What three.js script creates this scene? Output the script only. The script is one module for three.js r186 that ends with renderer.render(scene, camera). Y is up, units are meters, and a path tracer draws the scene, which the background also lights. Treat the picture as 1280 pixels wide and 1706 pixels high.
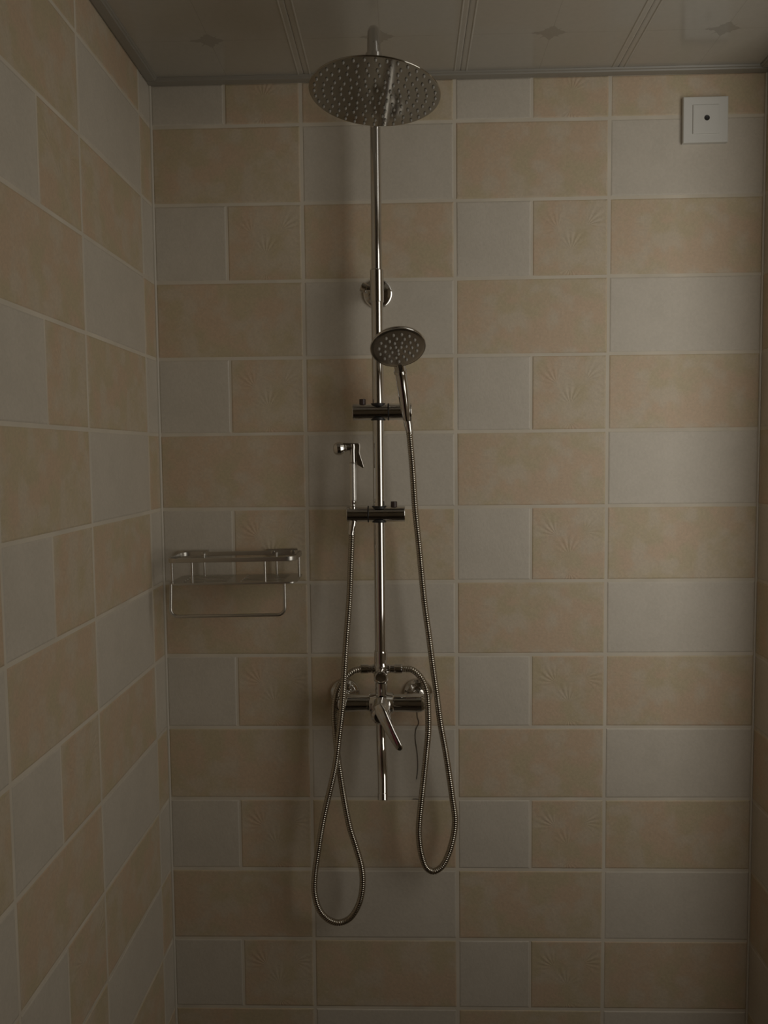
import * as THREE from 'three';
import { mergeGeometries, toCreasedNormals } from 'three/addons/utils/BufferGeometryUtils.js';
import { RectAreaLightUniformsLib } from 'three/addons/lights/RectAreaLightUniformsLib.js';

// ---------------------------------------------------------------- camera, light, exposure
const scene = new THREE.Scene();
scene.background = new THREE.Color(0.55, 0.6, 0.66);
const camera = new THREE.PerspectiveCamera(63.06, 1280 / 1706, 0.02, 30);
camera.position.set(-0.0994, 1.5324, 1.6744);
camera.rotation.set(-0.0694, 0.0272, -0.01, 'YXZ');
scene.add(camera);
const renderer = new THREE.WebGLRenderer({ antialias: true });
renderer.toneMapping = THREE.LinearToneMapping;
renderer.toneMappingExposure = 1.0;
renderer.shadowMap.enabled = true;
RectAreaLightUniformsLib.init();
// daylight through the frosted window, which stands in a wall set at an angle across the right-hand side of the room
const WIN = { x: 0.7, z: 0.82, w: 0.6, y0: 0.95, y1: 2.24, turn: Math.atan2(-0.573, -0.82) }, PIER = 0.24, XFAR = 1.3;
const daylight = new THREE.RectAreaLight(new THREE.Color(1.0, 0.97, 0.9), 1.66, WIN.w - 0.09, WIN.y1 - WIN.y0 - 0.09);
daylight.position.set(WIN.x + 0.03 * 0.573, (WIN.y0 + WIN.y1) / 2, WIN.z + 0.03 * 0.82);
daylight.lookAt(WIN.x - 0.573, (WIN.y0 + WIN.y1) / 2, WIN.z - 0.82);
scene.add(daylight);

// ---------------------------------------------------------------- sizes of the room (metres)
const XL = -0.5961, XR = 0.5986, ZF = 2.35, CEIL = 2.262, TRIM = 2.2543, ROW0 = 1.575, RP = 0.1503;
const V = (x, y, z) => new THREE.Vector3(x, y, z);
let seed = 7;
const rnd = () => { seed = (seed * 1664525 + 1013904223) >>> 0; return seed / 4294967296; };

// ---------------------------------------------------------------- noise and textures
function hash(x, y, s) { let h = (x * 374761393 + y * 668265263 + s * 1442695041) | 0; h = Math.imul(h ^ (h >>> 13), 1274126177); return ((h ^ (h >>> 16)) >>> 0) / 4294967296; }
function vnoise(x, y, s) {
  const xi = Math.floor(x), yi = Math.floor(y), fx = x - xi, fy = y - yi, u = fx * fx * (3 - 2 * fx), v = fy * fy * (3 - 2 * fy);
  const a = hash(xi, yi, s), b = hash(xi + 1, yi, s), c = hash(xi, yi + 1, s), d = hash(xi + 1, yi + 1, s);
  return a + (b - a) * u + (c - a) * v + (a - b - c + d) * u * v;
}
function fbm(x, y, s, n = 4) { let t = 0, a = 0.5; for (let i = 0; i < n; i++) { t += a * vnoise(x, y, s + i * 17); x *= 2.03; y *= 2.03; a *= 0.5; } return t / (1 - Math.pow(0.5, n)); }
const s8 = (l) => { const c = Math.min(1, Math.max(0, l)); return Math.round(255 * (c <= 0.0031308 ? 12.92 * c : 1.055 * Math.pow(c, 1 / 2.4) - 0.055)); };
function texture(w, h, f, srgb) {
  const d = new Uint8Array(w * h * 4);
  for (let j = 0; j < h; j++) for (let i = 0; i < w; i++) {
    const c = f((i + 0.5) / w, (j + 0.5) / h), k = (j * w + i) * 4;
    if (srgb) { d[k] = s8(c[0]); d[k + 1] = s8(c[1]); d[k + 2] = s8(c[2]); } else d[k] = d[k + 1] = d[k + 2] = Math.round(255 * Math.min(1, Math.max(0, c)));
    d[k + 3] = 255;
  }
  const t = new THREE.DataTexture(d, w, h); t.magFilter = THREE.LinearFilter; t.minFilter = THREE.LinearMipmapLinearFilter; t.generateMipmaps = true;
  t.wrapS = t.wrapT = THREE.RepeatWrapping; if (srgb) t.colorSpace = THREE.SRGBColorSpace; t.needsUpdate = true; return t;
}
const mix3 = (a, b, t) => [a[0] + (b[0] - a[0]) * t, a[1] + (b[1] - a[1]) * t, a[2] + (b[2] - a[2]) * t];
const clamp01 = (t) => Math.min(1, Math.max(0, t));
// sandstone print: warm and olive clouds, fine grain, a thin printed pale border
const SAND_A = [0.615, 0.468, 0.33], SAND_B = [0.565, 0.472, 0.315], SAND_C = [0.615, 0.525, 0.405];
function sandPrint(s, aspect) {
  return (u, v) => {
    const x = u * aspect, y = v, a = clamp01((fbm(x * 3.4, y * 3.4, s) - 0.38) * 4.2), b = clamp01((fbm(x * 4.6 + 9, y * 4.6, s + 5) - 0.45) * 4), g = fbm(x * 46, y * 46, s + 9, 3) - 0.5, gr = vnoise((x + y) * 70, (x - y) * 160, s + 3) - 0.5;
    let c = mix3(mix3(SAND_A, SAND_B, a), SAND_C, b * 0.8);
    const k = 1 + g * 0.16 + gr * 0.07;
    return [c[0] * k, c[1] * k, c[2] * k];
  };
}
const PALE = [0.62, 0.565, 0.48];
function palePrint(s, aspect) {
  return (u, v) => { const x = u * aspect, g = (fbm(x * 40, v * 40, s, 3) - 0.5) * 0.1 + (fbm(x * 3, v * 3, s + 2) - 0.5) * 0.1 + (vnoise((x + v) * 60, (x - v) * 150, s + 4) - 0.5) * 0.05; return [PALE[0] * (1 + g), PALE[1] * (1 + g), PALE[2] * (1 + g * 1.1)]; };
}
// embossed palm fans of the square sand-coloured halves
function fanHeight(u, v) {
  let h = 0.5;
  for (const [cx, cy, a0] of [[0.52, 0.34, 1.57], [0.34, 0.62, 2.5], [0.72, 0.66, 0.5], [0.5, 0.12, -1.57]]) {
    const dx = u - cx, dy = v - cy, r = Math.hypot(dx, dy), a = Math.atan2(dy, dx) - a0, aa = Math.atan2(Math.sin(a), Math.cos(a));
    const e = Math.exp(-Math.pow((r - 0.17) / 0.12, 2)) * Math.exp(-Math.pow(aa / 1.0, 2));
    h += 0.42 * e * Math.sin(aa * 17 + r * 9);
  }
  return h;
}
const grain = texture(512, 256, (u, v) => 0.5 + 0.5 * (fbm(u * 60, v * 30, 3, 3) - 0.5) + 0.55 * (fbm(u * 7, v * 3.5, 8, 3) - 0.5), false);
const fans = texture(384, 384, (u, v) => clamp01(fanHeight(u, v) + 0.3 * (fbm(u * 40, v * 40, 6, 3) - 0.5)), false);
const GLAZE = 0.55;
const tileMat = (map, bump, bumpScale) => new THREE.MeshPhysicalMaterial({ map, roughness: GLAZE, bumpMap: bump, bumpScale, ior: 1.5, specularIntensity: 1 });
const SAND = [1, 2, 3, 4, 5].map((k) => tileMat(texture(384, 192, sandPrint(k * 31, 2), true), grain, 0.0005));
const SANDHALF = [1, 2, 3].map((k) => tileMat(texture(256, 256, sandPrint(k * 57 + 4, 1), true), fans, 0.0007));
const WHITE = [1, 2, 3].map((k) => tileMat(texture(384, 192, palePrint(k * 43, 2), true), grain, 0.0004));
const WHITEHALF = [1, 2].map((k) => tileMat(texture(192, 192, palePrint(k * 71, 1), true), grain, 0.0004));
const groutMap = texture(256, 256, (u, v) => { const g = 1 + (fbm(u * 30, v * 30, 77, 3) - 0.5) * 0.25; return [0.68 * g, 0.615 * g, 0.51 * g]; }, true);
const GROUT = new THREE.MeshStandardMaterial({ map: groutMap, roughness: 0.85 });
const CAULK = new THREE.MeshStandardMaterial({ color: new THREE.Color().setRGB(0.66, 0.61, 0.52), roughness: 0.5 });
const PLASTER = new THREE.MeshStandardMaterial({ map: texture(256, 256, (u, v) => { const g = 1 + (fbm(u * 20, v * 20, 12, 3) - 0.5) * 0.1; return [0.64 * g, 0.59 * g, 0.51 * g]; }, true), roughness: 0.8 });
const FLOORM = new THREE.MeshStandardMaterial({ map: texture(256, 256, (u, v) => { const g = 1 + (fbm(u * 24, v * 24, 19, 4) - 0.5) * 0.4; return [0.1 * g, 0.085 * g, 0.065 * g]; }, true), roughness: 0.45 });
// ceiling panel print: four-pointed star with fine cross lines
const starMap = texture(512, 512, (u, v) => {
  const x = Math.abs(u - 0.5), y = Math.abs(v - 0.5), g = 1 + (fbm(u * 50, v * 50, 23, 3) - 0.5) * 0.08;
  let c = [0.43, 0.405, 0.355].map((q) => q * g);
  const ed = (fbm(u * 34, v * 34, 91, 3) - 0.5) * 0.5; const star = ed + Math.pow(x / 0.135, 0.55) + Math.pow(y / 0.135, 0.55), star2 = ed + Math.pow((x + y) / 0.11, 0.6) + Math.pow(Math.abs(x - y) / 0.11, 0.6);
  if (Math.min(star, star2) < 1) c = mix3(c, [0.24, 0.22, 0.18], 0.62);
  else if ((x < 0.0022 || y < 0.0022) && x + y < 0.47) c = mix3(c, [0.28, 0.25, 0.2], 0.5);
  return c;
}, true);
const PANEL = new THREE.MeshPhysicalMaterial({ map: starMap, roughness: 0.35, clearcoat: 1, clearcoatRoughness: 0.12 });
const PANELRIM = new THREE.MeshStandardMaterial({ color: new THREE.Color().setRGB(0.45, 0.425, 0.37), roughness: 0.4 });
const TRIMM = new THREE.MeshStandardMaterial({ color: new THREE.Color().setRGB(0.31, 0.29, 0.25), roughness: 0.4 });
const metal = (c, r) => new THREE.MeshStandardMaterial({ color: new THREE.Color().setRGB(c[0], c[1], c[2]), metalness: 1, roughness: r });
const CHROME = metal([0.66, 0.645, 0.625], 0.07), MIRROR = metal([0.38, 0.36, 0.32], 0.09), STEEL = metal([0.5, 0.47, 0.42], 0.2), ALU = metal([0.58, 0.56, 0.52], 0.33), HOSE = metal([0.46, 0.42, 0.355], 0.2);
const RUBBER = new THREE.MeshStandardMaterial({ color: new THREE.Color().setRGB(0.36, 0.34, 0.305), roughness: 0.45 });
const BLACK = new THREE.MeshStandardMaterial({ color: new THREE.Color().setRGB(0.018, 0.016, 0.015), roughness: 0.5 });
const DARKKNOB = new THREE.MeshStandardMaterial({ color: new THREE.Color().setRGB(0.05, 0.03, 0.026), roughness: 0.4 });
const PLASTIC = new THREE.MeshPhysicalMaterial({ color: new THREE.Color().setRGB(0.7, 0.69, 0.65), roughness: 0.6 });

// ---------------------------------------------------------------- building helpers
const used = {};
function numbered(n) { const k = used[n] = (used[n] ?? -1) + 1; return k ? `${n}_${String(k).padStart(3, '0')}` : n; }
function mesh(name, geo, mat, parent, kind) { const m = new THREE.Mesh(geo, mat); m.name = parent === scene ? numbered(name) : name; if (kind) m.userData.kind = kind; parent.add(m); return m; }
function group(name, kind) { const g = new THREE.Group(); g.name = numbered(name); if (kind) g.userData.kind = kind; scene.add(g); return g; }
function thing(name, label, category, grp) { const g = group(name); Object.assign(g.userData, { label, category }); if (grp) g.userData.group = grp; return g; }
function box(x0, x1, y0, y1, z0, z1) { const g = new THREE.BoxGeometry(x1 - x0, y1 - y0, z1 - z0); g.translate((x0 + x1) / 2, (y0 + y1) / 2, (z0 + z1) / 2); return g; }
const merge = (...g) => mergeGeometries(g.map((q) => { const n = q.index ? q.toNonIndexed() : q; for (const k of Object.keys(n.attributes)) if (!['position', 'normal', 'uv'].includes(k)) n.deleteAttribute(k); return n; }));
const UP = V(0, 1, 0);
// toCreasedNormals welds points closer than a centimetre: work in millimetres
function creased(g, angle) { g.scale(1000, 1000, 1000); const c = toCreasedNormals(g, angle); c.scale(0.001, 0.001, 0.001); return c; }
// profile [[along, radius], ...] turned about the axis from p in direction d
function turned(p, d, prof, seg = 40, crease = 0.55) {
  const profile = []; // long straight runs get extra rings close to their ends, so that the rounding of an edge stays at the edge
  prof.forEach((q, i) => {
    profile.push(q); const n = prof[i + 1]; if (!n) return;
    const L = Math.hypot(n[0] - q[0], n[1] - q[1]); if (L > 0.005) for (const t of [0.0008 / L, 1 - 0.0008 / L]) profile.push([q[0] + (n[0] - q[0]) * t, q[1] + (n[1] - q[1]) * t]);
  });
  let g = new THREE.LatheGeometry(profile.map(([t, r]) => new THREE.Vector2(Math.max(r, 1e-6), t)), seg);
  g = creased(g, crease);
  g.applyQuaternion(new THREE.Quaternion().setFromUnitVectors(UP, d.clone().normalize())); g.translate(p.x, p.y, p.z); return g;
}
function rod(a, b, r, bevel = 0.001, seg = 32) {
  const L = a.distanceTo(b); const e = Math.min(bevel, r * 0.9, L * 0.45);
  return turned(a, b.clone().sub(a), [[0, 0], [0, r - e], [e * 0.3, r - e * 0.3], [e, r], [L - e, r], [L - e * 0.3, r - e * 0.3], [L, r - e], [L, 0]], seg);
}
// rings of points joined into a closed skin: sections {c, u, v, a, b, n} (superellipse half-axes a along u, b along v)
function loft(secs, seg = 28) {
  const pos = [], idx = [];
  for (const s of secs) for (let k = 0; k < seg; k++) {
    const t = k / seg * Math.PI * 2, e = 2 / (s.n ?? 2), cu = Math.cos(t), su = Math.sin(t);
    const q = s.c.clone().addScaledVector(s.u, s.a * Math.sign(cu) * Math.pow(Math.abs(cu), e)).addScaledVector(s.v, s.b * Math.sign(su) * Math.pow(Math.abs(su), e));
    pos.push(q.x, q.y, q.z);
  }
  for (let i = 0; i + 1 < secs.length; i++) for (let k = 0; k < seg; k++) { const a = i * seg + k, b = i * seg + (k + 1) % seg; idx.push(a, b, a + seg, b, b + seg, a + seg); }
  for (const [i, f] of [[0, 1], [secs.length - 1, 0]]) {
    const c = pos.length / 3, q = secs[i].c; pos.push(q.x, q.y, q.z);
    for (let k = 0; k < seg; k++) { const a = i * seg + k, b = i * seg + (k + 1) % seg; if (f) idx.push(c, b, a); else idx.push(c, a, b); }
  }
  const g = new THREE.BufferGeometry(); g.setAttribute('position', new THREE.Float32BufferAttribute(pos, 3)); g.setIndex(idx);
  g.setAttribute('uv', new THREE.Float32BufferAttribute(new Float32Array(pos.length / 3 * 2), 2));
  const u = secs[0].u, v = secs[0].v, d = secs[1].c.clone().sub(secs[0].c); // wind outwards whatever way the frame runs
  if (u.clone().cross(v).dot(d) < 0) for (let i = 0; i < idx.length; i += 3) [idx[i + 1], idx[i + 2]] = [idx[i + 2], idx[i + 1]];
  g.setIndex(idx); g.computeVertexNormals();
  return creased(g, 0.7);
}
function tube(pts, r, n = 80, seg = 14, closed = false) {
  const c = pts.isCurve || pts.getPoint ? pts : new THREE.CatmullRomCurve3(pts, closed, 'centripetal'), f = c.computeFrenetFrames(n, closed), secs = [];
  for (let i = 0; i <= n; i++) secs.push({ c: c.getPointAt(i / n), u: f.normals[i], v: f.binormals[i], a: typeof r === 'function' ? r(i / n) : r, b: typeof r === 'function' ? r(i / n) : r });
  return loft(secs, seg);
}
// a path of straight runs with rounded corners
function bentPath(pts, rad) {
  const path = new THREE.CurvePath(); let at = pts[0];
  for (let i = 1; i < pts.length - 1; i++) {
    const d0 = pts[i].clone().sub(pts[i - 1]).normalize(), d1 = pts[i + 1].clone().sub(pts[i]).normalize(), half = d0.angleTo(d1) / 2, t = rad * Math.tan(half), a = pts[i].clone().addScaledVector(d0, -t), b = pts[i].clone().addScaledVector(d1, t);
    path.add(new THREE.LineCurve3(at, a));
    const side = d1.clone().sub(d0).normalize(), cen = pts[i].clone().addScaledVector(side, rad / Math.cos(half)), m = 6; let q = a; // arc in short chords
    for (let k = 1; k <= m; k++) { const w = half * 2 * k / m, va = a.clone().sub(cen), p = k === m ? b : cen.clone().addScaledVector(va, Math.cos(w)).addScaledVector(d0, rad * Math.sin(w)); path.add(new THREE.LineCurve3(q, p)); q = p; }
    at = b;
  }
  path.add(new THREE.LineCurve3(at, pts[pts.length - 1]));
  const out = []; for (const c of path.curves) out.push(c.v1); out.push(path.curves[path.curves.length - 1].v2); return out;
}
// tube through every point of a polyline with mitred joints
function pipe(line, r, seg = 16, flat = null) {
  const poly = []; line.forEach((q, i) => { poly.push(q); const n = line[i + 1]; if (!n) return; const L = q.distanceTo(n); if (L > 0.012) for (const t of [0.003 / L, 1 - 0.003 / L]) poly.push(q.clone().lerp(n, t)); });
  const secs = []; let u = null;
  for (let i = 0; i < poly.length; i++) {
    const d = (poly[i + 1] ?? poly[i]).clone().sub(poly[i - 1] ?? poly[i]).normalize();
    if (!u) u = Math.abs(d.y) < 0.9 ? UP.clone() : V(1, 0, 0);
    u = u.clone().addScaledVector(d, -u.dot(d)).normalize();
    secs.push({ c: poly[i], u, v: d.clone().cross(u), a: flat ? flat[0] : r, b: flat ? flat[1] : r, n: flat ? 6 : 2 });
  }
  return loft(secs, seg);
}

// ---------------------------------------------------------------- tiled walls
const tileCache = new Map();
function tileGeo(w, h, uw, uh) {
  const key = [w, h, uw, uh].map((q) => q.toFixed(4)).join(); if (tileCache.has(key)) return tileCache.get(key);
  const rings = [[0, -0.0026, 1.2], [0.0006, -0.0011, 0.9], [0.002, -0.0003, 0.45], [0.0045, 0, 0]], pos = [], nor = [], uv = [], idx = [], R = rings.length;
  for (const [ins, z, ang] of rings) for (const [sx, sy] of [[-1, -1], [1, -1], [1, 1], [-1, 1]]) for (const side of [0, 1]) { // each corner twice: once for either edge
    const x = sx * (w / 2 - ins), y = sy * (h / 2 - ins), along = (sx * sy > 0) === (side === 0); pos.push(x, y, z);
    nor.push(along ? sx * Math.sin(ang) : 0, along ? 0 : sy * Math.sin(ang), Math.cos(ang)); uv.push((x / w + 0.5) * uw, (y / h + 0.5) * uh);
  }
  // corner k holds vertices 2k (side 0) and 2k+1; edge k runs from corner k to corner k+1
  for (let r = 0; r + 1 < R; r++) for (let k = 0; k < 4; k++) {
    const horizontal = k % 2 === 0, pick = (c) => { const sx = [-1, 1, 1, -1][c], sy = [-1, -1, 1, 1][c], alongX = (sx * sy > 0); return 2 * c + ((horizontal ? !alongX : alongX) ? 0 : 1); };
    const a = r * 8 + pick(k), b = r * 8 + pick((k + 1) % 4); idx.push(a, b, a + 8, b, b + 8, a + 8);
  }
  const q = (R - 1) * 8; idx.push(q, q + 2, q + 4, q, q + 4, q + 6);
  const g = new THREE.BufferGeometry(); g.setAttribute('position', new THREE.Float32BufferAttribute(pos, 3)); g.setAttribute('normal', new THREE.Float32BufferAttribute(nor, 3)); g.setAttribute('uv', new THREE.Float32BufferAttribute(uv, 2)); g.setIndex(idx);
  tileCache.set(key, g); return g;
}
const pick = (a) => a[Math.floor(rnd() * a.length)];
// columns: [u0, u1, type, uFull0] with type X (sand / white half + sand half) or Y (white / sand); place(u, v) gives the point, turn the facing
function tileWall(parent, columns, place, turn, single) {
  const rest = { sand: [], white: [] }, J = 0.0019;
  for (const [u0, u1, type] of columns) for (let row = -1; row < 15; row++) {
    const top = ROW0 + (4 - row) * RP, v1 = Math.min(top, TRIM + 0.004), v0 = Math.max(top - RP, 0);
    if (v1 - v0 < 0.02) continue;
    const even = ((row % 2) + 2) % 2 === 0, full0 = columns.full(u0), bits = [];
    if (type === 'X' && even) bits.push([u0, u1, SAND, 'sand', 0]);
    else if (type === 'Y' && even) bits.push([u0, u1, WHITE, 'white', 0]);
    else if (type === 'Y') bits.push([u0, u1, SAND, 'sand', 0]);
    else { const m = full0 + 0.15; if (u0 < m) bits.push([u0, Math.min(u1, m), WHITEHALF, 'white', u1 > m ? 2 : 0]); if (u1 > m) bits.push([Math.max(u0, m), u1, SANDHALF, 'sand', u0 < m ? 1 : 0]); }
    for (const [a, b, mats, tone, halfEdge] of bits) {
      const rects = [[a + (halfEdge === 1 ? 0.0009 : J), b - (halfEdge === 2 ? 0.0009 : J), v0 + J, v1 - J]];
      for (const [p, q, r, s] of rects) {
        if (q - p < 0.012 || s - r < 0.012) continue;
        const half = mats === SANDHALF || mats === WHITEHALF, g = tileGeo(q - p, s - r, (q - p) / (half ? 0.148 : 0.296), (s - r) / 0.146), c = place((p + q) / 2, (r + s) / 2), mat = pick(mats), tilt = [(rnd() - 0.5) * 0.004, (rnd() - 0.5) * 0.004];
        const e = new THREE.Euler(tilt[0], turn + tilt[1], 0, 'YXZ');
        if (single(u0, u1)) { const m = mesh('tile', g, mat, parent); m.position.copy(c); m.rotation.copy(e); }
        else { const k = g.clone(); k.applyMatrix4(new THREE.Matrix4().compose(c, new THREE.Quaternion().setFromEuler(e), V(1, 1, 1))); rest[tone].push(k); }
      }
    }
  }
  if (rest.sand.length) mesh('tile_field', merge(...rest.sand), SAND[0], parent, 'stuff');
  if (rest.white.length) mesh('tile_field', merge(...rest.white), WHITE[0], parent, 'stuff');
}
const GR = 0.0007; // the grout lies this far behind the tile faces
const wallBack = group('wall_back', 'structure');
mesh('grout', box(XL - 0.12, XR + 0.12, -0.02, CEIL + 0.06, -0.12, -GR), GROUT, wallBack);
{ const c = [[XL, -0.3, 'X'], [-0.3, 0, 'Y'], [0, 0.3, 'X'], [0.3, XR, 'Y']]; c.full = (u) => Math.round(u / 0.3) * 0.3; tileWall(wallBack, c, (u, v) => V(u, v, 0), 0, () => true); }
const wallLeft = group('wall_left', 'structure');
mesh('grout', box(XL - 0.12, XL - GR, -0.02, CEIL + 0.06, -GR, ZF), GROUT, wallLeft);
{ // u = -z; first joint 72 mm from the corner
  const j = 0.0718, c = [[-j, 0, 'X']]; for (let k = 0; k < 8; k++) c.push([Math.max(-(j + 0.3 * (k + 1)), -ZF), -(j + 0.3 * k), k % 2 ? 'X' : 'Y']);
  c.full = (u) => (u > -0.08 ? -j : Math.round((u + j) / 0.3) * 0.3 - j);
  tileWall(wallLeft, c, (u, v) => V(XL, v, -u), Math.PI / 2, (a) => a > -1.0);
}
// short return wall that closes the shower niche on the right; beyond it the room widens
const wallPier = group('wall_niche', 'structure');
mesh('grout', box(XR + GR, XFAR + 0.12, -0.02, CEIL + 0.06, -0.12, PIER), GROUT, wallPier);
{ const c = [[0, PIER, 'X']]; c.full = () => 0; tileWall(wallPier, c, (u, v) => V(XR, v, u), -Math.PI / 2, () => true); }
// right-hand walls of the wider room: a straight piece, the angled piece with the window, a straight piece back to the door
const XNEAR = 0.3, along = V(Math.cos(WIN.turn), 0, -Math.sin(WIN.turn)), uFar = (XFAR - WIN.x) / along.x, uNear = (XNEAR - WIN.x) / along.x, zFar = WIN.z + along.z * uFar, zNear = WIN.z + along.z * uNear;
mesh('wall_side', box(XFAR, XFAR + 0.12, -0.02, CEIL + 0.06, PIER, zFar + 0.1), PLASTER, scene, 'structure');
mesh('wall_right', box(XNEAR, XNEAR + 0.12, -0.02, CEIL + 0.06, zNear, ZF), PLASTER, scene, 'structure');
{
  const u0 = Math.min(uFar, uNear) - 0.005, u1 = Math.max(uFar, uNear) + 0.005, s = new THREE.Shape(); s.moveTo(u0, -0.02); s.lineTo(u1, -0.02); s.lineTo(u1, CEIL + 0.06); s.lineTo(u0, CEIL + 0.06); s.closePath();
  const h = new THREE.Path(), w = WIN.w / 2; h.moveTo(-w, WIN.y0); h.lineTo(-w, WIN.y1); h.lineTo(w, WIN.y1); h.lineTo(w, WIN.y0); h.closePath(); s.holes.push(h);
  const g = new THREE.ExtrudeGeometry(s, { depth: 0.12, bevelEnabled: false }); g.translate(0, 0, -0.12); g.rotateY(WIN.turn); g.translate(WIN.x, 0, WIN.z); mesh('wall_angled', g, PLASTER, scene, 'structure');
}
// pale sealant run down the two inner corners
mesh('corner_sealant', turned(V(XL + 0.0005, 0, 0.0005), UP, [[0, 0], [0, 0.0032], [TRIM, 0.0032], [TRIM, 0]], 12), CAULK, wallLeft);
mesh('corner_sealant', turned(V(XR - 0.0005, 0, 0.0005), UP, [[0, 0], [0, 0.0025], [TRIM, 0.0025], [TRIM, 0]], 12), CAULK, wallPier);
mesh('floor', box(XL - 0.12, XFAR + 0.12, -0.1, 0, -0.12, ZF + 0.12), FLOORM, scene, 'structure');
const wallFront = group('wall_front', 'structure');
mesh('plaster', merge(box(XL - 0.12, -0.4, -0.02, CEIL + 0.06, ZF, ZF + 0.12), box(0.4, XNEAR + 0.12, -0.02, CEIL + 0.06, ZF, ZF + 0.12), box(-0.4, 0.4, 2.04, CEIL + 0.06, ZF, ZF + 0.12)), PLASTER, wallFront);
const DOORM = new THREE.MeshStandardMaterial({ map: texture(256, 512, (u, v) => { const g = 1 + (fbm(u * 26, v * 3, 41, 4) - 0.5) * 0.5; return [0.72 * g, 0.67 * g, 0.58 * g]; }, true), roughness: 0.45 });
const door = group('door_1', 'structure');
mesh('door_leaf', merge(box(-0.4, 0.4, 0, 2.04, ZF + 0.03, ZF + 0.07), box(-0.3, 0.3, 1.1, 1.92, ZF + 0.02, ZF + 0.03), box(-0.3, 0.3, 0.14, 0.96, ZF + 0.02, ZF + 0.03)), DOORM, door);
mesh('door_handle', merge(rod(V(0.34, 1.0, ZF + 0.03), V(0.34, 1.0, ZF - 0.02), 0.009), rod(V(0.35, 1.0, ZF - 0.02), V(0.23, 1.0, ZF - 0.02), 0.008)), STEEL, door);

// ---------------------------------------------------------------- frosted window in the angled wall
const win = group('window_1', 'structure'); win.position.set(WIN.x, 0, WIN.z); win.rotation.y = WIN.turn;
{
  const { y0, y1 } = WIN, w = WIN.w / 2, f = 0.042;
  mesh('window_frame', merge(box(-w, w, y0, y0 + f, -0.1, -0.035), box(-w, w, y1 - f, y1, -0.1, -0.035), box(-w, -w + f, y0 + f, y1 - f, -0.1, -0.035), box(w - f, w, y0 + f, y1 - f, -0.1, -0.035)), PLASTIC, win);
  mesh('window_pane', box(-w + f, w - f, y0 + f, y1 - f, -0.075, -0.069), new THREE.MeshStandardMaterial({ color: new THREE.Color().setRGB(0.6, 0.6, 0.58), roughness: 0.6, emissive: new THREE.Color().setRGB(1.0, 0.97, 0.9), emissiveIntensity: 0.2 }), win);
}

// ---------------------------------------------------------------- ceiling of square panels, edge trim
const ceiling = group('ceiling', 'structure');
mesh('ceiling_slab', box(XL - 0.12, XFAR + 0.12, CEIL + 0.004, CEIL + 0.1, -0.12, ZF + 0.12), PANELRIM, ceiling);
{
  for (let i = 0; i < 7; i++) for (let k = 0; k < 4; k++) {
    
    const x0 = Math.max(-0.59 + i * 0.3, XL), x1 = Math.min(-0.29 + i * 0.3, XFAR), z0 = i > 3 && !k ? PIER : 0.008 + k * 0.3, z1 = 0.308 + k * 0.3, g = 0.0003;
    // flat field, then a shallow step down round the edge
    const p = [], uv = [], idx = [];
    const ring = (a, y) => { for (const [sx, sz] of [[0, 0], [1, 0], [1, 1], [0, 1]]) { const x = sx ? x1 - a : x0 + a, z = sz ? z1 - a : z0 + a; p.push(x, y, z); uv.push((x - (-0.59 + i * 0.3)) / 0.3, (z - z0) / 0.3); } };
    ring(g, CEIL + 0.003); ring(g, CEIL + 0.0006); ring(0.003, CEIL); ring(0.009, CEIL); ring(0.0105, CEIL - 0.0011); ring(0.0118, CEIL - 0.0011); ring(0.0135, CEIL);
    for (let r = 0; r < 6; r++) for (let e = 0; e < 4; e++) { const a = r * 4 + e, b = r * 4 + (e + 1) % 4; idx.push(a, b, a + 4, b, b + 4, a + 4); }
    idx.push(24, 25, 26, 24, 26, 27);
    let q = new THREE.BufferGeometry(); q.setAttribute('position', new THREE.Float32BufferAttribute(p, 3)); q.setAttribute('uv', new THREE.Float32BufferAttribute(uv, 2)); q.setIndex(idx); q = q.toNonIndexed(); q.computeVertexNormals();
    mesh('ceiling_panel', q, PANEL, ceiling);
  }
}
const strip = (pts, from, dir, len) => { const s = new THREE.Shape(pts.map(([a, b]) => new THREE.Vector2(a, b))), g = new THREE.ExtrudeGeometry(s, { depth: len, bevelEnabled: false }); g.rotateY(dir); g.translate(from.x, from.y, from.z); return g; };
const PROF = [[0, 0.001], [0.003, 0], [0.0175, 0.001], [0.0185, 0.0035], [0.021, 0.0045], [0.022, 0.0075], [0, 0.0075]];
mesh('trim_1', strip(PROF, V(XR, TRIM, 0), -Math.PI / 2, XR - XL), TRIMM, scene, 'structure');      // along the back wall
mesh('trim_2', strip(PROF, V(XL, TRIM, 0.022), 0, ZF - 0.022), TRIMM, scene, 'structure');                          // along the left wall
mesh('trim_3', strip(PROF.map(([a, b]) => [-a, b]), V(XR, TRIM, 0.022), 0, PIER - 0.022), TRIMM, scene, 'structure'); // along the right wall

// ---------------------------------------------------------------- shower column
const PX = -0.152, PZ = 0.075;
const column = thing('shower_column', 'chrome exposed shower column with round rain head, riser pipe, two sliding holders, mixer valve and spout on the tiled back wall', 'shower');
function frameOf(n) { return new THREE.Quaternion().setFromUnitVectors(UP, n.clone().negate()); }
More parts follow.
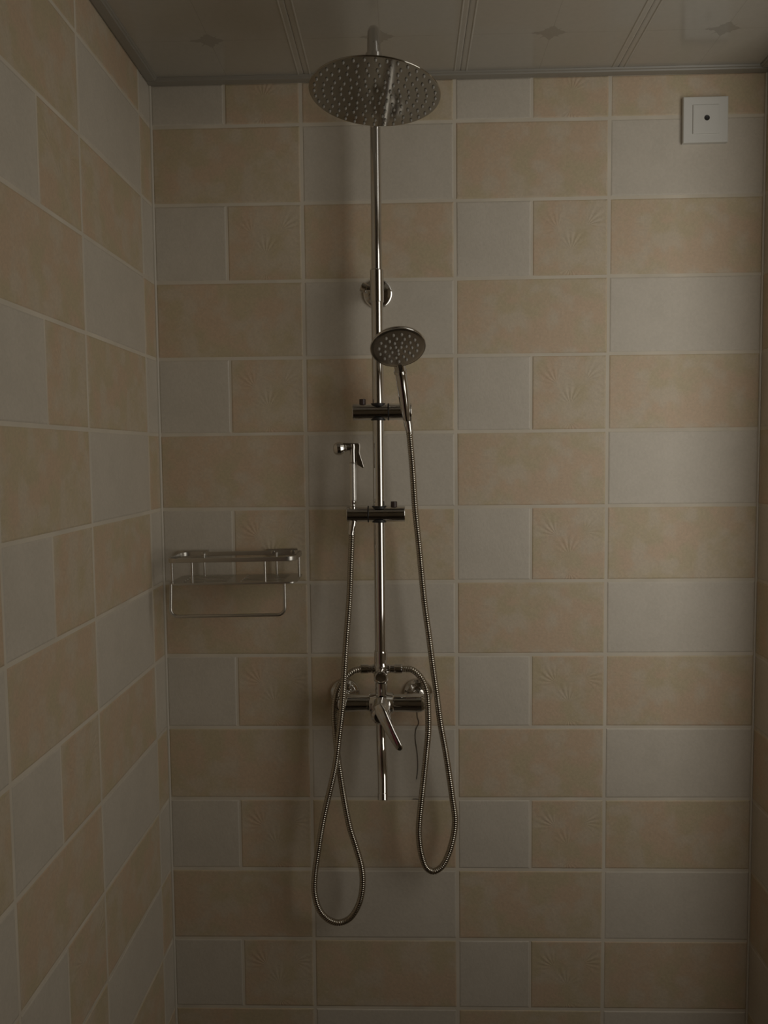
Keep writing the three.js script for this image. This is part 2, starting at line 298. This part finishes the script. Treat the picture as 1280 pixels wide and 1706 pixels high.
// nozzles: rings of little domes on the face whose outward direction is n
function nozzles(C, n, rings, r, h) {
  const q = frameOf(n), parts = [];
  for (const [rad, cnt, ph] of rings) for (let k = 0; k < cnt; k++) {
    const a = k / cnt * Math.PI * 2 + ph, p = V(rad * Math.cos(a), 0, rad * Math.sin(a)).applyQuaternion(q).add(C);
    parts.push(turned(p, n, [[-0.0004, r * 1.15], [h * 0.25, r * 1.05], [h * 0.8, r * 0.72], [h, r * 0.4], [h, 0]], 8, 1.2));
  }
  return merge(...parts);
}
{
  const C = V(-0.1426, 2.0749, 0.3725), n = V(-0.0633, -0.993, 0.0993).normalize(), up = n.clone().negate(), R = 0.1;
  const head = mesh('rain_head', turned(C, up, [[0.0004, 0], [0.0004, R - 0.0012], [0.0009, R - 0.0003], [0.0016, R], [0.0024, R - 0.0004], [0.0032, R - 0.002], [0.0065, 0.05], [0.012, 0.026], [0.02, 0.017], [0.026, 0.0155], [0.026, 0]], 96), MIRROR, column);
  const rings = [[0.012, 6, 0.2]]; for (let k = 1; k < 7; k++) rings.push([0.012 + k * 0.0133, 6 + k * 5, k * 0.37]);
  mesh('rubber_nozzle', nozzles(C, n, rings, 0.002, 0.0026), RUBBER, head, 'stuff');
  mesh('swivel_joint', merge(turned(C.clone().addScaledVector(up, 0.024), up, [[0, 0], [0, 0.012], [0.004, 0.0145], [0.01, 0.0145], [0.014, 0.012], [0.018, 0.006], [0.02, 0]], 32), rod(V(-0.1435, 2.106, 0.3675), V(-0.1435, 2.1365, 0.367), 0.0128, 0.001)), CHROME, column);
  mesh('upper_pipe', pipe([V(PX, 1.846, PZ), V(PX, 1.98, PZ), ...bentPath([V(PX, 2.05, PZ), V(PX, 2.1874, PZ), V(-0.1435, 2.1874, 0.367), V(-0.1435, 2.13, 0.367)], 0.052)], 0.01, 28), CHROME, column);
  mesh('riser_pipe', rod(V(PX, 1.12, PZ), V(PX, 1.85, PZ), 0.0112, 0.001, 40), CHROME, column);
  const br = mesh('wall_bracket', merge(turned(V(PX - 0.001, 1.848, 0), V(0, 0, 1), [[0, 0], [0, 0.029], [0.003, 0.029], [0.0048, 0.0283], [0.0058, 0.0265], [0.0072, 0.02], [0.0085, 0.012], [0.0105, 0.011], [0.06, 0.011], [0.06, 0]], 56), turned(V(PX, 1.818, PZ), UP, [[0, 0.0105], [0, 0.0122], [0.0008, 0.0128], [0.0595, 0.0128], [0.0605, 0.0122], [0.0605, 0.0095]], 40)), CHROME, column);
  mesh('clamp_screw', merge(rod(V(PX - 0.009, 1.85, 0.05), V(PX - 0.022, 1.85, 0.05), 0.0055), rod(V(PX - 0.02, 1.848, 0.05), V(PX - 0.031, 1.853, 0.05), 0.0088, 0.0015)), STEEL, br);
}
// two sliding holders: cylinders lying across the pipe, split by a black ring, with a screw knob on top
function holder(x0, x1, y, ringX, knobX, r) {
  const h = mesh('slide_holder', rod(V(x0, y, PZ), V(x1, y, PZ), r, 0.0012, 44), CHROME, column);
  mesh('black_ring', rod(V(ringX - 0.0013, y, PZ), V(ringX + 0.0013, y, PZ), r + 0.0007, 0.0004, 44), BLACK, h);
  for (const s of [1, -1]) mesh('bushing', turned(V(PX, y + s * (r - 0.0045), PZ), V(0, s, 0), [[0, 0.0105], [0, 0.0145], [0.0046, 0.0142], [0.0052, 0.0132], [0.0052, 0.0114]], 32), BLACK, h);
  mesh('screw_knob', merge(rod(V(knobX, y + r - 0.003, PZ), V(knobX, y + r + 0.009, PZ), 0.0062, 0.0008, 12), rod(V(knobX, y + r - 0.004, PZ), V(knobX, y + r + 0.002, PZ), 0.0035)), DARKKNOB, h);
}
holder(-0.2008, -0.0885, 1.6125, -0.1325, -0.1817, 0.0156);
holder(-0.2146, -0.1025, 1.4173, -0.173, -0.1237, 0.0152);
{ // diverter, mixer valve, lever and spout
  const dv = mesh('diverter_valve', merge(
    turned(V(PX, 1.062, PZ), UP, [[0, 0], [0, 0.0118], [0.026, 0.0118], [0.03, 0.0138], [0.06, 0.0145], [0.064, 0.013], [0.066, 0.0128], [0.087, 0.0128], [0.089, 0.0122], [0.089, 0]], 40),
    turned(V(PX, 1.115, PZ), V(-1, 0, 0), [[0, 0.009], [0.0165, 0.009], [0.018, 0.0075], [0.026, 0.0075], [0.026, 0]], 28), turned(V(PX, 1.115, PZ), V(1, 0, 0), [[0, 0.009], [0.0165, 0.009], [0.018, 0.0075], [0.028, 0.0075], [0.028, 0]], 28)), CHROME, column);
  mesh('diverter_knob', merge(rod(V(PX + 0.001, 1.11, PZ + 0.01), V(PX + 0.001, 1.1095, PZ + 0.026), 0.0095), turned(V(PX + 0.001, 1.1095, PZ + 0.025), V(0, 0, 1), [[0, 0], [0, 0.0105], [0.003, 0.0118], [0.018, 0.0125], [0.021, 0.0115], [0.0215, 0.0098], [0.0195, 0.008], [0.019, 0]], 36)), CHROME, dv);
  const my = 1.0462, mz = 0.07, mixer = mesh('mixer_valve', merge(
    turned(V(-0.2395, my, mz), V(1, 0, 0), [[0, 0], [0, 0.006], [0.001, 0.0115], [0.0035, 0.0153], [0.008, 0.0175], [0.02, 0.0175], [0.04, 0.0163], [0.06, 0.0155], [0.0605, 0.0165], [0.064, 0.0165], [0.066, 0.02], [0.078, 0.0225], [0.098, 0.0225], [0.110, 0.02], [0.112, 0.0172], [0.135, 0.017], [0.155, 0.0182], [0.166, 0.0182], [0.171, 0.0155], [0.1745, 0.0115], [0.1755, 0.006], [0.1755, 0]], 48),
    turned(V(-0.153, my - 0.036, mz), UP, [[0, 0], [0, 0.0115], [0.02, 0.014], [0.05, 0.0125], [0.05, 0]], 32),
    rod(V(-0.2285, my, 0.012), V(-0.2285, my, mz), 0.0125), rod(V(-0.0785, my, 0.012), V(-0.0785, my, mz), 0.0125)), CHROME, column);
  for (const x of [-0.2285, -0.0785]) mesh('wall_flange', turned(V(x, my, 0), V(0, 0, 1), [[0, 0], [0, 0.0305], [0.003, 0.0305], [0.007, 0.029], [0.012, 0.024], [0.016, 0.0165], [0.017, 0.0125]], 48), CHROME, mixer);
  const ax = V(0, -0.22, 1).normalize();
  const base = V(-0.1515, my, mz + 0.018);
  const lever = mesh('lever_handle', (() => {
    const cap = turned(base, ax, [[0, 0.018], [0.02, 0.0185], [0.022, 0.0195], [0.036, 0.0195], [0.041, 0.0175], [0.044, 0.0125], [0.045, 0]], 40);
    const a = V(-0.1555, 1.062, 0.135), b = V(-0.114, 0.985, 0.162), d = b.clone().sub(a), side = V(0.87, 0.47, 0.22).normalize(), nn = d.clone().normalize().cross(side).normalize(), sd = nn.clone().cross(d.clone().normalize()).normalize(), secs = [];
    for (const [t, w, h, o] of [[-0.02, 0.006, 0.003, 0], [0, 0.0085, 0.006, 0], [0.12, 0.0118, 0.0082, 0.001], [0.35, 0.0108, 0.0072, 0.0025], [0.6, 0.0092, 0.006, 0.003], [0.8, 0.0082, 0.0048, 0.0018], [0.94, 0.0068, 0.0038, 0], [0.99, 0.0048, 0.0028, -0.0006], [1.01, 0.002, 0.0012, -0.0008]]) secs.push({ c: a.clone().addScaledVector(d, t).addScaledVector(nn, o), u: sd, v: nn, a: w, b: h, n: 3.2 });
    return merge(cap, loft(secs, 32));
  })(), CHROME, mixer);
  mesh('spout', merge(pipe(new THREE.CatmullRomCurve3([V(-0.153, 1.02, 0.07), V(-0.153, 0.986, 0.07), V(-0.1527, 0.973, 0.0722), V(-0.1523, 0.961, 0.0768), V(-0.1519, 0.948, 0.0794), V(-0.1514, 0.933, 0.08), V(-0.1508, 0.917, 0.0806), V(-0.1503, 0.903, 0.0838), V(-0.15, 0.886, 0.0902), V(-0.15, 0.8628, 0.0995)]).getPoints(90), 0.01, 48), turned(V(-0.15, 0.8635, 0.0992), V(0, -1, 0.4), [[-0.012, 0.0101], [-0.011, 0.0106], [0.0005, 0.0106], [0.001, 0.0098], [-0.004, 0.0092], [-0.004, 0]], 32)), CHROME, mixer);
}

// ---------------------------------------------------------------- hand shower in the upper holder
const hand = thing('hand_shower', 'round chrome hand shower with dark nozzle face, tilted down in the upper sliding holder', 'hand shower');
{
  const C = V(-0.1122, 1.72, 0.1734), n = V(0.0905, -0.8076, 0.5826).normalize(), up = n.clone().negate(), R = 0.05;
  const head = mesh('spray_head', turned(C, up, [[0.0012, 0.0478], [0.0003, 0.0482], [0.0002, 0.0492], [0.001, R - 0.0003], [0.003, R], [0.006, 0.0488], [0.0105, 0.043], [0.015, 0.032], [0.0185, 0.018], [0.02, 0]], 72), CHROME, hand);
  mesh('face_plate', turned(C, n, [[-0.0012, 0.0481], [-0.0002, 0.0479], [0.0002, 0.044], [0.0006, 0]], 64), metal([0.42, 0.39, 0.35], 0.16), head);
  mesh('spray_nozzle', nozzles(C, n, [[0.0055, 3, 0.4], [0.0145, 7, 0.2], [0.0245, 11, 0.5], [0.0345, 15, 0.1]], 0.0026, 0.004), RUBBER, head, 'stuff');
  const curve = new THREE.CatmullRomCurve3([V(-0.1135, 1.724, 0.1525), V(-0.1088, 1.687, 0.118), V(-0.1035, 1.645, 0.0985), V(-0.098, 1.597, 0.0815)]);
  const radius = (t) => 0.0108 - 0.0028 * Math.pow(1 - Math.min(1, t / 0.25), 2) - 0.0036 * Math.pow(Math.max(0, (t - 0.55) / 0.45), 2.2);
  mesh('handle', tube(curve, radius, 48, 32), CHROME, hand);
  mesh('head_collar', turned(V(-0.1092, 1.687, 0.1168), V(0.004, -0.025, -0.0115), [[0, 0.0105], [0.0008, 0.0124], [0.006, 0.0124], [0.007, 0.0105]], 32), CHROME, hand);
}

// ---------------------------------------------------------------- small bidet sprayer in the lower holder
const sprayer = thing('bidet_sprayer', 'small chrome trigger spray gun with fluted grip standing in the lower sliding holder', 'sprayer');
{
  const x = -0.2012, z = 0.08;
  mesh('spray_head', merge(turned(V(x - 0.003, 1.5455, z), V(-1, -0.1, 0.12), [[-0.004, 0], [-0.004, 0.0066], [0.004, 0.0066], [0.009, 0.0062], [0.0105, 0.0078], [0.0115, 0.0078], [0.013, 0.007], [0.0155, 0.0105], [0.021, 0.0124], [0.027, 0.0122], [0.032, 0.0098], [0.0345, 0.006], [0.035, 0]], 36)), CHROME, sprayer);
  mesh('neck', turned(V(x, 1.5155, z), UP, [[0, 0], [0, 0.0066], [0.0012, 0.0068], [0.002, 0.006], [0.024, 0.0058], [0.031, 0.0068], [0.036, 0.006], [0.0385, 0.003], [0.039, 0]], 36), CHROME, sprayer);
  { // fluted grip
    const secs = []; for (const [y, r] of [[1.4435, 0.0062], [1.4445, 0.0068], [1.447, 0.007], [1.47, 0.0066], [1.512, 0.0066], [1.514, 0.0064], [1.5155, 0.0055]]) secs.push([y, r]);
    const seg = 96, pos = [], idx = []; for (const [y, r] of secs) for (let k = 0; k < seg; k++) { const a = k / seg * Math.PI * 2, q = r * (1 - 0.085 * Math.pow(Math.abs(Math.sin(a * 7)), 0.7)); pos.push(x + q * Math.cos(a), y, z + q * Math.sin(a)); }
    for (let i = 0; i + 1 < secs.length; i++) for (let k = 0; k < seg; k++) { const p = i * seg + k, q = i * seg + (k + 1) % seg; idx.push(p, p + seg, q, q, p + seg, q + seg); }
    const g = new THREE.BufferGeometry(); g.setAttribute('position', new THREE.Float32BufferAttribute(pos, 3)); g.setIndex(idx); g.computeVertexNormals(); mesh('grip', g, metal([0.74, 0.72, 0.68], 0.28), sprayer);
  }
  mesh('base_nut', turned(V(x - 0.001, 1.402, z - 0.001), UP, [[0, 0], [0, 0.0056], [0.024, 0.0072], [0.0305, 0.0072], [0.032, 0.0055], [0.035, 0.005], [0.038, 0.0062], [0.0425, 0.0062], [0.043, 0]], 32), CHROME, sprayer);
  { // squeeze trigger: a plate over the head that folds down behind
    const s = new THREE.Shape(); [[-0.0205, 0.0045], [-0.018, 0.0065], [0.012, 0.0055], [0.0135, 0.002], [0.0125, -0.012], [0.0205, -0.039], [0.019, -0.0405], [0.0085, -0.034], [0.0065, -0.024], [0.0065, -0.004], [0.004, 0.001], [-0.018, 0.0025]].forEach(([a, b], i) => (i ? s.lineTo(a, b) : s.moveTo(a, b)));
    const g = new THREE.ExtrudeGeometry(s, { depth: 0.009, bevelEnabled: true, bevelSize: 0.0007, bevelThickness: 0.0007, bevelSegments: 2 }); g.translate(x, 1.547, z - 0.0045); mesh('trigger', g, STEEL, sprayer);
  }
}

// ---------------------------------------------------------------- the two ribbed steel hoses
function hose(path, label) {
  const t = thing('shower_hose', label, 'hose', null), c = new THREE.CatmullRomCurve3(path.map((p) => V(...p)), false, 'centripetal'), L = c.getLength(), pitch = 0.0042, n = Math.round(L / pitch) * 4, secs = [];
  c.arcLengthDivisions = 2000; c.updateArcLengths();
  const f = c.computeFrenetFrames(n), R = [0.00545, 0.00625, 0.0064, 0.00625];
  for (let i = 0; i <= n; i++) secs.push({ c: c.getPointAt(i / n), u: f.normals[i], v: f.binormals[i], a: R[i % 4], b: R[i % 4] });
  const g = loft(secs, 14); mesh('ribbed_tube', g, HOSE, t);
  const d0 = c.getTangentAt(0), d1 = c.getTangentAt(1).negate(), p0 = c.getPointAt(0), p1 = c.getPointAt(1), nut = [[-0.002, 0.006], [-0.002, 0.0084], [0, 0.0088], [0.012, 0.0088], [0.0135, 0.008], [0.0145, 0.0066]];
  mesh('end_nut', turned(p0, d0, nut, 10, 0.4), CHROME, t);
  mesh('end_nut', turned(p1, d1, [[-0.003, 0.005], [-0.003, 0.0085], [0.006, 0.0085], [0.016, 0.0072], [0.024, 0.0066]], 24), CHROME, t);
  return t;
}
hose([[-0.124, 1.115, 0.075], [-0.117, 1.115, 0.075], [-0.104, 1.116, 0.080], [-0.092, 1.116, 0.085], [-0.079, 1.107, 0.090], [-0.069, 1.092, 0.093], [-0.063, 1.069, 0.096], [-0.061, 1.035, 0.096], [-0.061, 1.001, 0.096], [-0.065, 0.953, 0.091], [-0.070, 0.903, 0.085], [-0.075, 0.855, 0.080], [-0.080, 0.802, 0.074], [-0.080, 0.772, 0.068], [-0.075, 0.734, 0.062], [-0.065, 0.705, 0.056], [-0.051, 0.695, 0.050], [-0.035, 0.705, 0.051], [-0.022, 0.730, 0.052], [-0.011, 0.771, 0.054], [-0.008, 0.806, 0.055], [-0.013, 0.847, 0.056], [-0.018, 0.886, 0.059], [-0.026, 0.942, 0.061], [-0.036, 1.001, 0.064], [-0.044, 1.066, 0.066], [-0.051, 1.119, 0.068], [-0.058, 1.178, 0.070], [-0.067, 1.250, 0.072], [-0.076, 1.353, 0.074], [-0.083, 1.425, 0.075], [-0.088, 1.509, 0.077], [-0.0945, 1.586, 0.079], [-0.0955, 1.592, 0.080]],
  'ribbed steel hose looping on the right of the pipe from hand shower to mixer');
hose([[-0.178, 1.115, 0.075], [-0.184, 1.115, 0.075], [-0.195, 1.114, 0.076], [-0.204, 1.112, 0.076], [-0.218, 1.102, 0.077], [-0.233, 1.083, 0.078], [-0.241, 1.058, 0.078], [-0.244, 1.029, 0.077], [-0.242, 0.983, 0.077], [-0.238, 0.935, 0.076], [-0.232, 0.888, 0.076], [-0.225, 0.839, 0.073], [-0.217, 0.794, 0.070], [-0.205, 0.750, 0.066], [-0.195, 0.707, 0.063], [-0.194, 0.668, 0.060], [-0.202, 0.630, 0.057], [-0.221, 0.598, 0.053], [-0.243, 0.587, 0.050], [-0.263, 0.595, 0.054], [-0.281, 0.618, 0.059], [-0.290, 0.655, 0.063], [-0.289, 0.692, 0.067], [-0.281, 0.746, 0.071], [-0.270, 0.808, 0.076], [-0.259, 0.857, 0.080], [-0.252, 0.885, 0.084], [-0.242, 0.930, 0.088], [-0.234, 0.988, 0.092], [-0.228, 1.035, 0.096], [-0.224, 1.081, 0.096], [-0.221, 1.127, 0.096], [-0.217, 1.183, 0.091], [-0.211, 1.254, 0.086], [-0.207, 1.335, 0.083], [-0.2035, 1.396, 0.080], [-0.2025, 1.402, 0.0795]],
  'ribbed steel hose in a crossed loop left of the pipe, from spray gun to mixer');

// ---------------------------------------------------------------- aluminium corner shelf with towel bar
const rack = thing('shower_shelf', 'small brushed aluminium shelf with rail and towel bar on the tiles beside the left corner', 'shelf');
rack.position.set(-0.432, 1.336, 0); rack.rotation.z = 0.012;
{
  const x0 = -0.122, x1 = 0.122, zb = 0.012, zf = 0.118, flat = [0.0042, 0.0013];
  const loop = bentPath([V(0, 0, zf), V(x0, 0, zf), V(x0, 0, zb), V(x1, 0, zb), V(x1, 0, zf), V(0, 0, zf)], 0.018);
  mesh('top_rail', pipe(loop, 0, 20, flat), ALU, rack);
  const ty = -0.044, traySlots = new THREE.Shape(); // plate with rounded corners, pierced by long slots
  const rr = (s, a, b, c, d, r) => { s.moveTo(a + r, c); s.lineTo(b - r, c); s.quadraticCurveTo(b, c, b, c + r); s.lineTo(b, d - r); s.quadraticCurveTo(b, d, b - r, d); s.lineTo(a + r, d); s.quadraticCurveTo(a, d, a, d - r); s.lineTo(a, c + r); s.quadraticCurveTo(a, c, a + r, c); };
  rr(traySlots, x0, x1, zb - 0.004, zf + 0.002, 0.018);
  for (const [a, b] of [[-0.1, -0.012], [0.012, 0.1]]) for (let k = 0; k < 5; k++) { const h = new THREE.Path(); rr(h, a, b, zb + 0.012 + k * 0.017, zb + 0.022 + k * 0.017, 0.0045); traySlots.holes.push(h); }
  const tg = new THREE.ExtrudeGeometry(traySlots, { depth: 0.0022, bevelEnabled: true, bevelSize: 0.0006, bevelThickness: 0.0006, bevelSegments: 1 }); tg.rotateX(Math.PI / 2); tg.translate(0, ty, 0);
  mesh('tray', tg, ALU, rack);
  for (const [x, z] of [[-0.0755, zf - 0.004], [0.0635, zf - 0.004], [-0.0755, zb + 0.004], [0.0705, zb + 0.004], [x0 + 0.003, zf - 0.022], [x1 - 0.003, zb + 0.03]]) mesh('post', rod(V(x, ty - 0.001, z), V(x, 0.001, z), 0.0024, 0.0005, 14), ALU, rack);
  const by = -0.106; mesh('towel_bar', pipe(bentPath([V(-0.116, ty, zf - 0.002), V(-0.118, by, zf + 0.002), V(0.1, by, zf + 0.002), V(0.1, ty, zf - 0.002)], 0.014), 0.0031, 16), ALU, rack);
  for (const x of [-0.098, 0.083]) mesh('wall_plate', merge(box(x - 0.031, x + 0.029, -0.006, 0.007, 0, 0.011), rod(V(x + 0.02, 0.001, 0.011), V(x + 0.02, 0.001, 0.0145), 0.0042), rod(V(x - 0.02, 0.001, 0.011), V(x - 0.02, 0.001, 0.0145), 0.0042)), ALU, rack);
}

// ---------------------------------------------------------------- wall plate at the top right
const plate = thing('outlet_cover', 'square white plastic cover plate with a small dark hole, near the ceiling at right', 'cover plate');
plate.position.set(0.4802, 2.1661, 0); plate.rotation.z = 0.006;
{
  const rounded = (w, h, d, b) => { const s = new THREE.Shape(); s.moveTo(-w / 2 + b, -h / 2 + b); s.lineTo(w / 2 - b, -h / 2 + b); s.lineTo(w / 2 - b, h / 2 - b); s.lineTo(-w / 2 + b, h / 2 - b); s.closePath(); const g = new THREE.ExtrudeGeometry(s, { depth: d - b, bevelEnabled: true, bevelSize: b, bevelThickness: b, bevelSegments: 3 }); return g; };
  mesh('cover_frame', rounded(0.0855, 0.0855, 0.0105, 0.0016), PLASTIC, plate);
  const inner = rounded(0.05, 0.054, 0.0045, 0.0012); inner.translate(0, 0, 0.0082); mesh('inner_plate', inner, PLASTIC, plate);
  mesh('hole_grommet', turned(V(0.0015, 0.0022, 0.0118), V(0, 0, 1), [[0, 0], [0, 0.0052], [0.0012, 0.0052], [0.0018, 0.0046], [0.0012, 0.0032], [0.0012, 0]], 28), BLACK, plate);
}

// ---------------------------------------------------------------- thin dark hairs stuck to the tiles
const HAIR = new THREE.MeshStandardMaterial({ color: new THREE.Color().setRGB(0.035, 0.026, 0.018), roughness: 0.6 });
{
  const h = mesh('hair_strand', pipe(new THREE.CatmullRomCurve3([V(-0.0816, 1.012, 0.0008), V(-0.081, 0.996, 0.0008), V(-0.0781, 0.9837, 0.0008), V(-0.0843, 0.9686, 0.0008), V(-0.0855, 0.95, 0.0008), V(-0.0818, 0.92, 0.0008), V(-0.0808, 0.89, 0.0008), V(-0.0835, 0.865, 0.0008)]).getPoints(40), 0.0006, 6), HAIR, scene);
  Object.assign(h.userData, { label: 'thin dark wavy hair stuck down the pale tile below the right end of the mixer', category: 'hair' });
  const k = mesh('hair_strand', pipe([V(-0.0915, 0.8234, 0.0008), V(-0.086, 0.8236, 0.0009), V(-0.0792, 0.8228, 0.0008)], 0.0007, 6), HAIR, scene);
  Object.assign(k.userData, { label: 'short dark speck of hair lying level on the tile joint beside the right hose loop', category: 'hair' });
}

// ---------------------------------------------------------------- pink towel and rail added outside the view, a stand-in for mirrored pink clothes
const railing = thing('added_towel_rail', 'straight chrome towel rail added on the left wall outside the view, to carry the pink stand-in', 'rail');
mesh('rail_bar', rod(V(XL + 0.06, 1.14, 0.92), V(XL + 0.06, 1.14, 1.48), 0.008), CHROME, railing);
for (const z of [0.94, 1.46]) mesh('bracket', merge(rod(V(XL, 1.14, z), V(XL + 0.066, 1.14, z), 0.007), rod(V(XL, 1.14, z), V(XL + 0.008, 1.14, z), 0.022)), CHROME, railing);
{
  const STANDIN_PINK = new THREE.MeshPhysicalMaterial({ color: new THREE.Color().setRGB(0.66, 0.2, 0.29), roughness: 0.95 });
  const prof = []; // side view of the cloth, up the wall side, over the bar and down the front, in thickness and back
  for (let k = 0; k <= 10; k++) prof.push([0.048, 0.66 + 0.048 * k]); for (let k = 1; k < 8; k++) { const t = Math.PI - k / 8 * Math.PI; prof.push([0.06 + 0.0125 * Math.cos(t), 1.14 + 0.0125 * Math.sin(t)]); } for (let k = 0; k <= 12; k++) prof.push([0.0725, 1.14 - 0.048 * k]);
  const n = 40, pos = [], idx = [], m = prof.length;
  for (const off of [0, 0.0045]) for (let i = 0; i <= n; i++) for (let k = 0; k < m; k++) {
    const z = 0.96 + 0.44 * i / n, drop = Math.min(1, Math.max(0, (1.14 - prof[k][1]) / 0.4)), side = k > 14 ? 1 : -0.15, wave = side * drop * 0.012 * (1 + Math.sin(z * 47 + prof[k][1] * 3));
    const a = prof[Math.max(0, k - 1)], c = prof[Math.min(m - 1, k + 1)], nx = -(c[1] - a[1]), ny = c[0] - a[0], l = Math.hypot(nx, ny);
    pos.push(XL + prof[k][0] + wave + nx / l * off, prof[k][1] + ny / l * off, z);
  }
  const S = (n + 1) * m; for (let i = 0; i < n; i++) for (let k = 0; k + 1 < m; k++) { const a = i * m + k, b = a + 1, c = a + m, d = c + 1; idx.push(a, b, c, b, d, c, S + a, S + c, S + b, S + b, S + c, S + d); }
  for (let k = 0; k + 1 < m; k++) for (const i of [0, n]) { const a = i * m + k, b = a + 1; if (i) idx.push(a, b, S + a, b, S + b, S + a); else idx.push(a, S + a, b, b, S + a, S + b); }
  for (let i = 0; i < n; i++) for (const k of [0, m - 1]) { const a = i * m + k, b = a + m; if (k) idx.push(a, S + a, b, b, S + a, S + b); else idx.push(a, b, S + a, b, S + b, S + a); }
  const g = new THREE.BufferGeometry(); g.setAttribute('position', new THREE.Float32BufferAttribute(pos, 3)); g.setIndex(idx); g.computeVertexNormals();
  const t = mesh('towel', creased(g, 0.9), STANDIN_PINK, scene);  // added only for its pink reflection in the chrome
  Object.assign(t.userData, { label: 'added pink towel on a rail outside the view, standing in for pink clothes mirrored in the mixer lever', category: 'towel' });
}

scene.traverse((o) => { if (o.isMesh) { o.castShadow = true; o.receiveShadow = true; } });
renderer.render(scene, camera);
